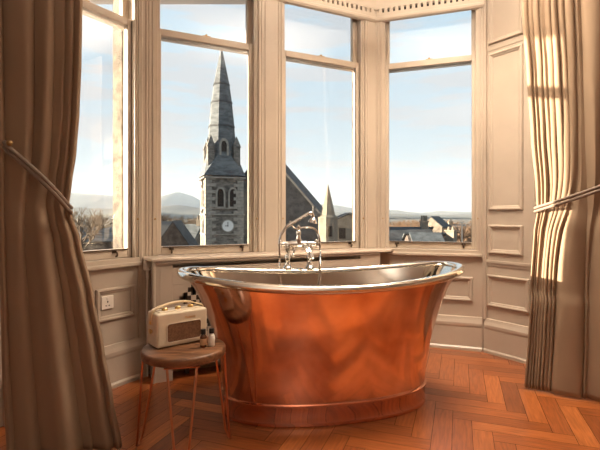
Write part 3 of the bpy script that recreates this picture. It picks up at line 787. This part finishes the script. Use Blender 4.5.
struct(MB().box((-9000, 30, GZ-2), (9000, 9000, GZ)).build('ground', M_ground))
def ridge(name, Y, prof, depth, label, seed):
    rnd = random.Random(seed); xs = []; px = prof[0][0]
    cols = []
    while px <= prof[-1][0]:
        h = zpx(interp(prof, px), Y)+rnd.uniform(-1, 1)*Y*0.0006
        X = (px-300)/F*Y
        cols.append([Vector((X, Y-depth, GZ)), Vector((X, Y-depth*0.55, GZ+(h-GZ)*0.45)), Vector((X, Y-depth*0.2, GZ+(h-GZ)*0.86)), Vector((X, Y, h)), Vector((X, Y+depth*0.4, GZ+(h-GZ)*0.5)), Vector((X, Y+depth, GZ))])
        px += 4
    b = MB(); b.loft(cols, True, True)
    return struct(b.build(name, M_hill, smooth=True, angle=180))
ridge('hill_far', 5200, [(-200, 204), (20, 196), (70, 193), (110, 195), (145, 202), (163, 196), (178, 192), (190, 195), (203, 201), (240, 207), (290, 206), (318, 204), (335, 205), (352, 208), (392, 210), (420, 213), (440, 211), (470, 212), (560, 208), (800, 210)], 1500, '', 1)
ridge('hill_near', 2300, [(-200, 209), (40, 206), (90, 208), (130, 209), (160, 206), (180, 205), (200, 208), (240, 212), (300, 213), (392, 213.5), (430, 215), (475, 214), (800, 214)], 700, '', 2)

def haze():
    m = bpy.data.materials.new('valley_haze'); m.use_nodes = True; nt = m.node_tree; nt.nodes.clear()
    out = nt.nodes.new('ShaderNodeOutputMaterial'); v = nt.nodes.new('ShaderNodeVolumeScatter')
    v.inputs['Color'].default_value = (0.62, 0.78, 1.0, 1); v.inputs['Density'].default_value = 0.00009; v.inputs['Anisotropy'].default_value = 0.0
    nt.links.new(v.outputs[0], out.inputs['Volume'])
    o = MB().box((-7000, 260, GZ-1), (7000, 8800, 420)).build('distant_haze', m); o['kind'] = 'stuff'; o['label'] = 'pale blue haze lying over the far hills'; o['category'] = 'haze'
haze()

def gable_house(name, label, px, Y, wdt, dep, eave, ridge_y, yaw, m_wall, m_roof, chim=(), cat='house', group=None, windows=0, ridge_along='x'):
    """eave/ridge given as image rows at the house's distance"""
    ze, zr = zpx(eave, Y), zpx(ridge_y, Y); c = ext(px, Y)
    root = thing(name, label, cat, c, yaw, group); LOCAL[0] = True
    ze -= GZ; zr -= GZ; x, y = wdt/2, dep/2
    w = MB(); 
    if ridge_along == 'x':
        sec = [(-y, 0), (y, 0), (y, ze), (0, zr-0.15), (-y, ze)]
        w.loft([[Vector((sx, a, h)) for a, h in sec] for sx in (-x, x)])
    else:
        sec = [(-x, 0), (x, 0), (x, ze), (0, zr-0.15), (-x, ze)]
        w.loft([[Vector((a, sy, h)) for a, h in sec] for sy in (y, -y)])
    w.build('wall', m_wall, root)
    r = MB(); o = 0.35; t = 0.22
    if ridge_along == 'x':
        sl = (zr-ze)/y
        for s in (-1, 1): r.loft([[Vector((sx, s*(y+o), ze-o*sl)), Vector((sx, 0, zr)), Vector((sx, 0, zr+t)), Vector((sx, s*(y+o), ze-o*sl+t))] for sx in (-x-o*s*1, x+o*s*1)])
    else:
        sl = (zr-ze)/x
        for s in (-1, 1): r.loft([[Vector((s*(x+o), sy, ze-o*sl)), Vector((0, sy, zr)), Vector((0, sy, zr+t)), Vector((s*(x+o), sy, ze-o*sl+t))] for sy in (-y-o*s, y+o*s)])
    r.build('roof', m_roof, root)
    for (cx, cy, cw, ch, npots) in chim:
        cm = MB().box((cx-cw/2, cy-0.5, ze*0.6), (cx+cw/2, cy+0.5, zr+ch)).box((cx-cw/2-0.12, cy-0.62, zr+ch-0.3), (cx+cw/2+0.12, cy+0.62, zr+ch)).build('chimney', M_pale, root)
        for k in range(npots):
            q = cx-cw/2+cw*(k+0.5)/npots
            MB().lathe([(0.2, zr+ch), (0.16, zr+ch+0.8), (0.2, zr+ch+0.9)], (q, cy, 0), 8).build('chimney_pot', M_pale, cm)
    for k in range(windows):
        q = -x+wdt*(k+0.5)/windows
        MB().box((q-0.5, -y-0.06, ze-2.6), (q+0.5, -y+0.05, ze-1.0)).build('window', M_dark, root)
    LOCAL[0] = False
    return root

# --- church: clock tower with broach spire, and the slate-roofed nave
def church():
    Y = 70.0; k = Y/F                 # metres per pixel at the tower
    c = ext(221.5, Y); yaw = math.radians(20)
    root = thing('church', 'old stone church with clock tower and tall slate spire outside the middle window', 'church', c, yaw)
    LOCAL[0] = True
    def zz(py): return zpx(py, Y)-GZ
    hw = 18.0*k
    t = MB(); t.box((-hw, -hw, 0), (hw, hw, zz(213))).box((-hw+0.2, -hw+0.2, zz(213)), (hw-0.2, hw-0.2, zz(176)))
    tower = t.build('tower', M_church, root)
    for yy, e in ((214, 0.22), (208, 0.08), (178.5, 0.35), (233, 0.15)): MB().box((-hw-e, -hw-e, zz(yy+1.2)), (hw+e, hw+e, zz(yy))).build('string_course', M_quoin, tower)
    n = 22; QS = {}
    for i in range(n):
        z0 = zz(250)+(zz(178)-zz(250))*i/n; z1 = z0+(zz(178)-zz(250))/n*0.92; e = 0.06
        L1 = 1.5 if i % 2 else 0.9
        for sx in (-1, 1):
            for sy in (-1, 1):
                ax0, ax1 = sorted((sx*(hw+e), sx*(hw-L1))); ay0, ay1 = sorted((sy*(hw+e), sy*(hw-(2.4-L1))))
                QS.setdefault((sx, sy), MB()).box((ax0, ay0, z0), (ax1, ay1, z1))
    for q in QS.values(): q.build('quoins', M_quoin, tower)
    def lancet(face, u, z0, z1, w, m=M_dark, rim=0.25, parent=tower, R=None):
        """pointed opening on the front (0) or left (1) face"""
        dist = (R if R else hw)+0.02
        def P(a, d, h): return Vector((a, -d, h)) if face == 0 else (Vector((-d, -a, h)) if face == 1 else Vector((d, a, h)))
        def arch(w_, z0_, z1_, d):
            pts = [P(u-w_, d, z0_), P(u+w_, d, z0_)]
            zs = z1_-w_*1.7
            for i in range(7): pts.append(P(u+w_*math.cos(i/6*PI/2)**0.8 if i < 6 else u, d, zs+(z1_-zs)*math.sin(i/6*PI/2)))
            for i in range(5, -1, -1): pts.append(P(u-w_*math.cos(i/6*PI/2)**0.8, d, zs+(z1_-zs)*math.sin(i/6*PI/2)))
            return pts
        f = MB(); f.loft([arch(w+rim, z0-rim, z1+rim*1.3, dist-0.1), arch(w+rim, z0-rim, z1+rim*1.3, dist+0.10), arch(w, z0, z1, dist+0.10), arch(w, z0, z1, dist-0.1)], False, False)
        fo = f.build('lancet_surround', M_quoin, parent)
        MB().loft([arch(w, z0, z1, dist-0.12), arch(w, z0, z1, dist+0.03)]).build('louvre', m, fo)
    for u in (-0.95, 0.95): lancet(0, u+0.3, zz(207), zz(190), 0.48)
    for u in (-0.8, 0.8): lancet(1, u, zz(207), zz(190), 0.42)
    lancet(1, 0, zz(233), zz(221), 0.42)
    # clock
    cz = zz(225.5); cx = 0.45
    MX = Matrix.Rotation(PI/2, 3, 'X')
    ck = MB().lathe([(0.92, 0.0), (0.92, 0.14), (0.0, 0.14)], (cx, -hw, cz), 28, M=MX).build('clock_face', M_clock, tower)
    MB().lathe([(0.86, 0.0), (0.86, 0.2), (1.0, 0.2), (1.0, 0.0)], (cx, -hw, cz), 28, M=MX).build('clock_rim', M_quoin, ck)
    h = MB().box((cx-0.05, -hw-0.19, cz-0.1), (cx+0.05, -hw-0.16, cz+0.62)); h.box((cx-0.42, -hw-0.19, cz-0.05), (cx+0.1, -hw-0.16, cz+0.05)); h.build('clock_hands', M_black, ck)
    # broach base and spire
    def octo(r, z): return [Vector((r*math.cos(PI/8+i*PI/4)/math.cos(PI/8), r*math.sin(PI/8+i*PI/4)/math.cos(PI/8), z)) for i in range(8)]
    def sq(r, z):
        m = 0.02
        return [Vector(p) for p in ((r, r*(1-m), z), (r*(1-m), r, z), (-r*(1-m), r, z), (-r, r*(1-m), z), (-r, -r*(1-m), z), (-r*(1-m), -r, z), (r*(1-m), -r, z), (r, -r*(1-m), z))]
    b = MB(); b.loft([sq(20.0*k, zz(177)), sq(19.6*k, zz(176)), octo(14.6*k, zz(157)), octo(13.4*k, zz(146)), octo(11.4*k, zz(120)), octo(9.4*k, zz(100)), octo(6.9*k, zz(82)), octo(3.2*k, zz(62)), octo(0.5*k, zz(48))])
    spire = b.build('spire', M_slate_mid, root)
    for yy, r in ((128, 12.1), (104, 9.95), (86, 7.55)): MB().loft([octo(r*k, zz(yy)), octo((r+0.45)*k, zz(yy)), octo((r+0.35)*k, zz(yy-1.6)), octo((r-0.3)*k, zz(yy-1.7))], False, False).build('spire_band', M_slate, spire)
    MB().tube([(0, 0, zz(49)), (0, 0, zz(44))], 0.06, 6).build('finial', M_black, spire)
    # corner pinnacles and lucarnes
    for sx in (-1, 1):
        for sy in (-1, 1):
            pb = MB(); px_, py_ = sx*12.5*k, sy*12.5*k
            pb.box((px_-0.5, py_-0.5, zz(170)), (px_+0.5, py_+0.5, zz(149)))
            pb.loft([[Vector((px_+a*0.62, py_+c*0.62, zz(149))) for a, c in ((-1,-1),(1,-1),(1,1),(-1,1))], [Vector((px_+a*0.05, py_+c*0.05, zz(138))) for a, c in ((-1,-1),(1,-1),(1,1),(-1,1))]])
            pb.build('pinnacle', M_church, spire)
    for face in (0, 1):
        lancet(face, 0.0, zz(160), zz(143), 0.42, parent=spire, rim=0.3, R=13.9*k)
        lb = MB(); r0, r1 = 10*k, 13.9*k
        sec = [(-0.8, zz(164)), (0.8, zz(164)), (0.8, zz(147)), (0, zz(138)), (-0.8, zz(147))]
        if face == 0: lb.loft([[Vector((a, -d, h_)) for a, h_ in sec] for d in (r0, r1)])
        else: lb.loft([[Vector((-d, a, h_)) for a, h_ in sec] for d in (r0, r1)])
        lb.build('lucarne', M_slate_mid, spire)
    LOCAL[0] = False
    # nave: gable towards the house, ridge running away
    Yn = 77.0
    ap = (263, 152); 
    def g(px, py, yy=Yn): return Vector(((px-300)/F*yy, yy, zpx(py, yy)))
    lft, rgt, top = g(208, 216), g(321, 217), g(264.5, 151)
    nw = MB(); dv = Vector((2.5, 14, 0))
    A = [Vector((lft.x, Yn, GZ)), Vector((rgt.x, Yn, GZ)), rgt, top, Vector((lft.x, Yn, rgt.z))]
    nw.loft([[p+dv for p in A], A]); nave = nw.build('nave', mat('dark_grey_stone', (0.038, 0.041, 0.045), 0.9, scale=1.2, col2=(0.085, 0.088, 0.09)), root)
    rf = MB(); t_ = Vector((0, 0, 0.25)); ov = Vector((0.35, 0, -0.32))
    for s_, e_ in ((1, rgt+ov), (-1, Vector((lft.x, Yn, rgt.z))-Vector((0.35, 0, 0.4)))):
        q = [[e_+Vector((0,-.1,0)), top+Vector((0,-.1,0)), top+t_+Vector((0,-.1,0)), e_+t_+Vector((0,-.1,0))], [e_+dv, top+dv, top+dv+t_, e_+dv+t_]]
        rf.loft(q if s_ < 0 else q[::-1])
    rf.build('nave_roof', M_slate, nave)
    cp = MB(); up = Vector((0, 0, 0.3))
    cp.loft([[rgt+ov+Vector((0,-.35,.1)), rgt+ov+Vector((0,.2,.1)), rgt+ov+Vector((0,.2,.55)), rgt+ov+Vector((0,-.35,.55))], [top+Vector((0,-.35,.1)), top+Vector((0,.2,.1)), top+Vector((0,.2,.55)), top+Vector((0,-.35,.55))]])
    cp.build('coping', M_quoin, nave)
church()

def stone_turret():
    Y = 62.0; k = Y/F; c = ext(328, Y)
    root = thing('stone_turret', 'pale sunlit stone turret with pointed cap to the right of the slate nave', 'turret', c, math.radians(8)); LOCAL[0] = True
    def zz(py): return zpx(py, Y)-GZ
    hw = 9.8*k
    def octo(r, z): return [Vector((r*math.cos(PI/8+i*PI/4), r*math.sin(PI/8+i*PI/4), z)) for i in range(8)]
    MB().loft([octo(hw, 0), octo(hw, zz(218))]).build('shaft', M_pale, root)
    MB().loft([octo(hw*1.05, zz(218.5)), octo(hw*1.0, zz(217)), octo(hw*0.74, zz(215)), octo(hw*0.50, zz(204)), octo(hw*0.26, zz(194)), octo(0.03, zz(184))]).build('cap', M_pale, root)
    MB().box((-0.3, -hw-0.02, zz(236)), (0.3, -hw+0.3, zz(226))).build('slit_window', M_dark, root)
    MB().box((-hw-1.0, -0.2, zz(216)), (-hw+0.2, 0.5, zz(213))).box((-hw-0.75, -0.1, zz(213)), (-hw-0.35, 0.4, zz(206))).build('gargoyle', M_church, root)
    LOCAL[0] = False
stone_turret()
gable_house('stone_hall', 'pale sunlit stone gable wall just right of the pointed turret', 347, 70, 4.6, 8, 221, 214, 0, M_pale, M_slate, cat='hall', windows=2, ridge_along='y')

# --- houses
gable_house('house', 'brown stone house with steep gable left of the church tower', 177, 85, 6.6, 9, 246, 221.5, 0.1, M_brownstone, M_slate, ridge_along='y')
gable_house('house', 'pale roofed house at the lower left of the tower window', 158, 112, 11, 8, 236, 222, 0.15, M_pale, mat('pale_slate', (0.14, 0.125, 0.105), 0.6), chim=((-3, 0, 1.1, 1.4, 2),))  # this roof has an even pale slate colour
gable_house('house', 'small slate house close against the church tower', 194, 98, 4.5, 8, 240, 225, -0.2, M_pale, M_slate_mid, chim=((1.2, 0, 0.9, 1.2, 2),), ridge_along='x')
gable_house('house', 'long dark slate roofed house low in the right window', 402, 78, 10.5, 8, 243, 228, 0.0, M_brownstone, M_slate, chim=((3.9, 0, 1.2, 1.3, 3),))
gable_house('house', 'slate roofed house with hipped dormer below the chimney stack', 425, 60, 5.0, 6, 248, 234, 0.0, M_brownstone, M_slate_mid)
gable_house('house', 'pale gabled house with dark roof in the middle distance', 435, 118, 5.6, 8, 226, 217, -0.55, M_pale, M_slate, ridge_along='y')
gable_house('house', 'distant house with slate roof behind the bare trees', 462, 150, 14, 8, 232, 225, 0.0, M_brownstone, M_slate_mid, chim=((-4, 0, 1.2, 1.2, 2),))
gable_house('house', 'grey roofed house seen low through the left window', 96, 90, 12, 8, 240, 228, 0.3, M_brownstone, M_slate_mid, chim=((-3, 0, 1.1, 1.2, 2),))
def stack():
    Y = 60.0; c = ext(451, Y); root = thing('chimney_stack', 'cream chimney stack with two pots low in the right window', 'chimney', c, -0.8); LOCAL[0] = True
    def zz(py): return zpx(py, Y)-GZ
    MB().box((-0.62, -0.45, 0), (0.62, 0.45, zz(230))).box((-0.75, -0.55, zz(231.2)), (0.75, 0.55, zz(230))).build('stack', M_pale, root)
    for q in (-0.3, 0.3): MB().lathe([(0.22, zz(230)), (0.15, zz(227)), (0.19, zz(226.6))], (q, 0, 0), 10).build('chimney_pot', M_pale, root)
    LOCAL[0] = False
stack()
def mast():
    Y = 70.0; c = ext(462, Y); root = thing('lamp_column', 'slim white lighting column beside the cream chimney stack', 'lamp column', c); LOCAL[0] = True
    MB().tube([(0, 0, 0), (0, 0, zpx(223, Y)-GZ)], [0.12, 0.07], 8).build('column', M_plastic, root)
    MB().box((-0.2, -0.6, zpx(223, Y)-GZ), (0.2, 0.1, zpx(222.2, Y)-GZ)).build('lantern', M_plastic, root)
    LOCAL[0] = False
mast()

# --- bare trees
TREES = {}
def make_tree_mesh(seed, m):
    rnd = random.Random(seed); b = MB()
    def grow(p, d, L, r, n):
        q = p+d*L; b.tube([p, (p+q)/2+Vector((rnd.uniform(-1,1), rnd.uniform(-1,1), 0))*L*0.05, q], [r, r*0.8, r*0.62], 4 if n < 4 else 5, cap=False)
        if n == 0: return
        for i in range(3 if n > 1 else 4):
            a = rnd.uniform(0, 2*PI); sp = rnd.uniform(0.35, 0.85)
            u = d.orthogonal().normalized(); v = d.cross(u)
            nd = (d+(u*math.cos(a)+v*math.sin(a))*sp+Vector((0,0,0.12))).normalized()
            grow(p+d*L*rnd.uniform(0.6, 1.0), nd, L*rnd.uniform(0.62, 0.8), r*0.6, n-1)
    grow(Vector((0,0,0)), Vector((0,0,1)), 3.2, 0.28, 5)
    return b
def tree(px, Y, top, label, m, seed, group=None, spread=1.0):
    root = thing('bare_tree', label, 'tree', ext(px, Y), seed*0.7, group)
    LOCAL[0] = True
    key = (seed % 3, m.name)
    if key not in TREES:
        o = make_tree_mesh(seed % 3, m).build('branches', m, root); TREES[key] = o.data
        o.data['h'] = max(v.co.z for v in o.data.vertices)
    else:
        o = bpy.data.objects.new('branches', TREES[key]); COL.objects.link(o); o.parent = root
    h = zpx(top, Y)-GZ; s = h/o.data['h']; o.scale = (s*spread, s*spread, s)
    LOCAL[0] = False
GT = 'bare winter trees across the town'
for i, (px, Y, top, m) in enumerate(((163, 165, 214, M_bark), (184, 205, 215, M_bark), (196, 170, 217, M_bark), (170, 190, 216, M_bark), (192, 126, 214, M_bark), (169, 136, 213, M_bark),
        (68, 75, 206, M_bark), (84, 130, 212, M_bark), (98, 150, 213, M_bark), (62, 120, 211, M_bark),
        (394, 170, 219, M_bark2), (401, 155, 220, M_bark2), (412, 190, 219, M_bark2), (424, 165, 221, M_bark2), (418, 100, 222, M_bark2), (453, 92, 224, M_bark2), (390, 100, 221, M_bark2), (399, 122, 220, M_bark2), (417, 146, 219, M_bark2), (463, 122, 222, M_bark2), (471, 104, 222, M_bark2), (447, 190, 219, M_bark2), (456, 190, 219, M_bark2),  (475, 215, 219, M_bark2), (420, 230, 219, M_bark2), (436, 240, 219, M_bark2), (460, 110, 228, M_bark2),
        (246, 120, 212, M_bark), (340, 140, 213, M_bark2), (350, 170, 214, M_bark2))):
    side = 'left window' if px < 110 else ('tower window' if px < 260 else ('narrow gap right of the turret' if px < 360 else 'right window'))
    tree(px, Y, top, 'bare winter tree among the roofs in the '+side, m, i, GT+', '+side, 1.25)
